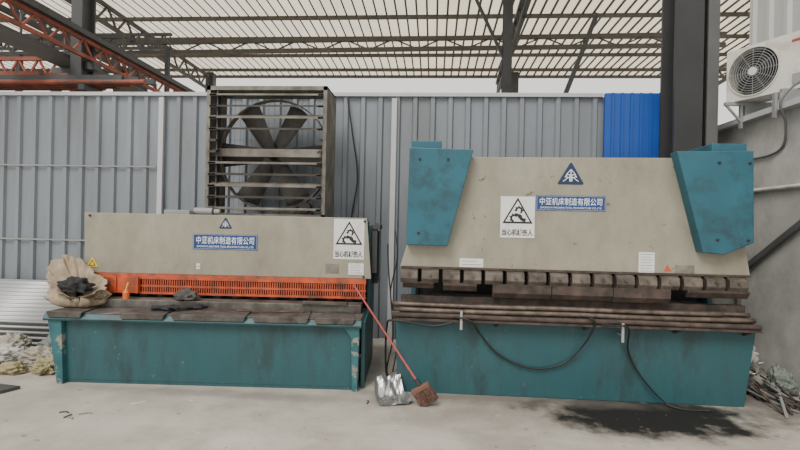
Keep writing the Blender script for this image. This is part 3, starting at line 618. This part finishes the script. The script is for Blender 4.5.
def sack():
    e = thing("woven_sack", (-3.52, 4.60, .69), "open tan woven sack slumped on the shear table", "sack")
    bm = bmesh.new(); nu = 120; rows = []
    prof = [(.02, 0), (.20, .0), (.235, .01), (.255, .035), (.262, .07), (.255, .105), (.24, .135), (.222, .162), (.205, .188), (.195, .21), (.198, .232), (.212, .252), (.228, .266), (.236, .274), (.228, .276), (.208, .262), (.185, .235), (.15, .19), (.10, .15), (.02, .13)]
    for (r, z) in prof:
        row = []
        for i in range(nu):
            t = 2*pi*i/nu; q = Vector((cos(t)*1.6, sin(t)*1.6, z*5))
            fold = (1-2.6*abs(noise.noise(Vector((cos(t)*4.2+9, sin(t)*4.2, z*5)))))*.15*min(1, z*8)
            sag = .06*sin(z*55+2*noise.noise(Vector((cos(t)*2, sin(t)*2, 7)))*3)*(z > .03)*(z < .22)
            f = 1+.24*noise.noise(q)+fold+sag
            fl_ = .75*max(0, cos(t-2.3))**2-.45*max(0, cos(t+.7))-.25*max(0, cos(t+2.0))
            hz = z*(1+fl_*(z > .12))
            lean = -.20*z+.10*z*cos(t)
            rr_ = r*(1+.25*max(0, cos(t-2.6))**3*(z > .2)+.18*max(0, cos(t+.6))**3*(z > .2))
            row.append(bm.verts.new((rr_*f*cos(t)*1.02+lean, rr_*f*sin(t)*.66, max(0, hz+.03*noise.noise(q*2.5)*(z > .05)))))
        rows.append(row)
    for a, b in zip(rows, rows[1:]):
        for i in range(nu): bm.faces.new((a[i], a[(i+1) % nu], b[(i+1) % nu], b[i]))
    bm.faces.new(list(reversed(rows[0])))
    me = bpy.data.meshes.new("sack_body"); bm.to_mesh(me); bm.free()
    for p in me.polygons: p.use_smooth = True
    me.materials.append(SACK); o = bpy.data.objects.new("sack_body", me); C.objects.link(o); o.parent = e
sack()
crumple("glove_bundle", (-3.55, 4.55, .83), (.15, .09, .095), 41, GLOVE, "dark bundle of gloves stuffed in the sack mouth", "gloves", None, .45)

def glove(c, ang, label):
    m = MB(); R = Matrix.Rotation(ang, 3, 'Z')
    def T(p): return R @ Vector(p)
    for i, (x, l) in enumerate(((-.045, .075), (-.015, .09), (.015, .085), (.045, .065))):
        m.tube([T((x*.8, .03, .022)), T((x, .07, .03)), T((x*1.15, .07+l*.6, .024)), T((x*1.2, .07+l, .012))], .013, 8, sub=3)
    m.tube([T((.045, .0, .02)), T((.08, .035, .02)), T((.09, .065, .014))], .014, 8, sub=3)
    vs = []
    for j, (y, w_) in enumerate(((-.10, .05), (-.05, .045), (0, .055), (.05, .058), (.09, .05))):
        for k in range(10):
            t = 2*pi*k/10; vs.append(T((w_*cos(t), y, .024+.022*sin(t)+.004*sin(k+j))))
    fs = [(j*10+k, j*10+(k+1) % 10, (j+1)*10+(k+1) % 10, (j+1)*10+k) for j in range(4) for k in range(10)]+[tuple(range(9, -1, -1)), tuple(range(40, 50))]
    m.add(vs, fs, 0, True); o = m.obj("work_glove", GLOVE); o.location = c; tag(o, label, "glove", "gloves on the shear table")
glove((-2.62, 4.52, .69), -1.2, "black work glove lying on the shear table")
glove((-2.38, 4.60, .69), -.6, "black work glove lying on the shear table")
crumple("oily_rag", (-2.50, 4.74, .756), (.11, .07, .07), 51, CLO4, "dark oily rag bunched by the blade guard", "rag", None, .5)
o = MB().cyl((-3.12, 4.70, .756), (-3.12, 4.70, .82), .033, 16).cyl((-3.12, 4.70, .82), (-3.12, 4.70, .85), .033, 16, .012).cyl((-3.12, 4.70, .85), (-3.10, 4.70, .92), .009, 10, mi=1).obj("oil_bottle", [ORED, YEL]); tag(o, "small orange-red oil bottle with spout on the shear table", "bottle")
o = MB().beam((-1.9, 4.58, .70), (-1.25, 4.63, .70), .05, .012).obj("steel_offcut", BAR); tag(o, "narrow brown steel strip on the shear table", "steel strip")
o = MB().beam((-1.3, 4.76, .768), (-.85, 4.78, .768), .09, .02).obj("steel_offcut", RUSTL); tag(o, "flat worn steel piece on the shear table", "steel strip")

# broom
bo = (-.06, 4.20, 0)
B = thing("broom", bo, "long red-handled broom leaning on the shear", "broom")
MB(bo).cyl((-.80, 4.83, .955), (-.12, 4.24, .20), .010, 12).obj("handle", REDP, B)
MB(bo).cyl((-.125, 4.245, .21), (-.09, 4.215, .165), .018, 12, .024).obj("socket", DARK, B)
hb = Matrix.Translation((-.05, 4.19, .095)) @ Matrix.Rotation(-.55, 4, 'Y')
def HB(p): return tuple(hb @ Vector(p))
m = MB(bo); vs = [HB((x, y, z)) for z in (.045, .085) for (x, y) in ((-.085, -.03), (.085, -.03), (.085, .03), (-.085, .03))]
m.add(vs, [(0, 3, 2, 1), (4, 5, 6, 7), (0, 1, 5, 4), (1, 2, 6, 5), (2, 3, 7, 6), (3, 0, 4, 7)]); m.obj("head_block", WOODB, B, .006)
m = MB(bo); random.seed(5)
for i in range(260):
    u = random.uniform(-.08, .08); v = random.uniform(-.026, .026)
    p0 = Vector(HB((u, v, .05))); p1 = Vector(HB((u*1.12+random.uniform(-.006, .006), v*1.3, -.09+.01*random.random())))
    if p1.z < .004: p1.z = .004
    m.cyl(p0, p1, .005, 5, .003)
m.obj("bristles", BRIST, B)
# crumpled thin tin scoop
bm = bmesh.new(); G = 24; grid = []
for i in range(G+1):
    row = []
    for j in range(G+1):
        x = -.16+.32*i/G; y = -.20+.36*j/G
        q = Vector((x*9, y*9, 3))
        z = .004+max(0, (j/G-.60))*.34+max(0, abs(x)-.12)*.9+.035*abs(noise.noise(q))+.012*abs(noise.noise(q*2.7))
        row.append(bm.verts.new((x*(1-.22*j/G)+.01*noise.noise(q*1.5), y+.015*noise.noise(q*1.3), z)))
    grid.append(row)
for i in range(G):
    for j in range(G): bm.faces.new((grid[i][j], grid[i+1][j], grid[i+1][j+1], grid[i][j+1]))
me = bpy.data.meshes.new("tin_scoop"); bm.to_mesh(me); bm.free(); me.materials.append(SILVER)
o = bpy.data.objects.new("tin_scoop", me); C.objects.link(o); o.location = (-.36, 4.34, 0); o.rotation_euler = (0, 0, .3); sd = o.modifiers.new("s", 'SOLIDIFY'); sd.thickness = .002
tag(o, "crumpled thin shiny tin scoop lying on the floor", "scoop")

o = MB().prism([(-4.35, 3.95), (-3.78, 3.98), (-3.72, 4.12), (-4.3, 4.2)], .002, .03, 'z').obj("steel_plate_offcut", STEELG); tag(o, "dark flat steel plate lying on the floor", "steel plate")
random.seed(9)
for i, (x, y) in enumerate(((-2.85, 3.60), (-2.75, 3.66), (-2.93, 3.66), (-2.80, 3.56), (-.55, 4.2))):
    a = random.uniform(0, 3); l = random.uniform(.05, .10); dx, dy = cos(a)*l/2, sin(a)*l/2
    o = MB().tube([(x-dx, y-dy, .006), (x+.01, y+.012, .009), (x+dx, y+dy, .006)], .005, 6, sub=4).obj("rubber_shred", [CLO4, CLO1][i % 2]); tag(o, "small shred of rubber on the concrete floor", "shred", "shreds on the floor")

# ------------------------------------------------------------------ light
W = bpy.data.worlds.new("sky"); bpy.context.scene.world = W; W.use_nodes = True
bg = W.node_tree.nodes["Background"]; bg.inputs[0].default_value = (1.0, .985, .95, 1); bg.inputs[1].default_value = 1.25
sl = bpy.data.lights.new("soft_daylight", 'SUN'); sl.energy = 2.8; sl.angle = radians(28); sl.color = (1, .96, .90)
so = bpy.data.objects.new("soft_daylight", sl); so.rotation_euler = (radians(42), 0, radians(-26)); C.objects.link(so)

# ------------------------------------------------------------------ camera
cam = bpy.data.cameras.new("camera"); cam.sensor_width = 36; cam.lens = 21.6; cam.clip_end = 200
co = bpy.data.objects.new("camera", cam); C.objects.link(co)
a, r = .07, .022
right = Vector((cos(a), sin(a), 0)); fwd = Vector((-sin(a), cos(a), 0)); up = Vector((0, 0, 1))
cx_ = right*cos(r)+up*sin(r); cy_ = -right*sin(r)+up*cos(r)
M = Matrix((cx_, cy_, -fwd)).transposed().to_4x4(); M.translation = (0, 0, 1.57)
co.matrix_world = M
bpy.context.scene.camera = co
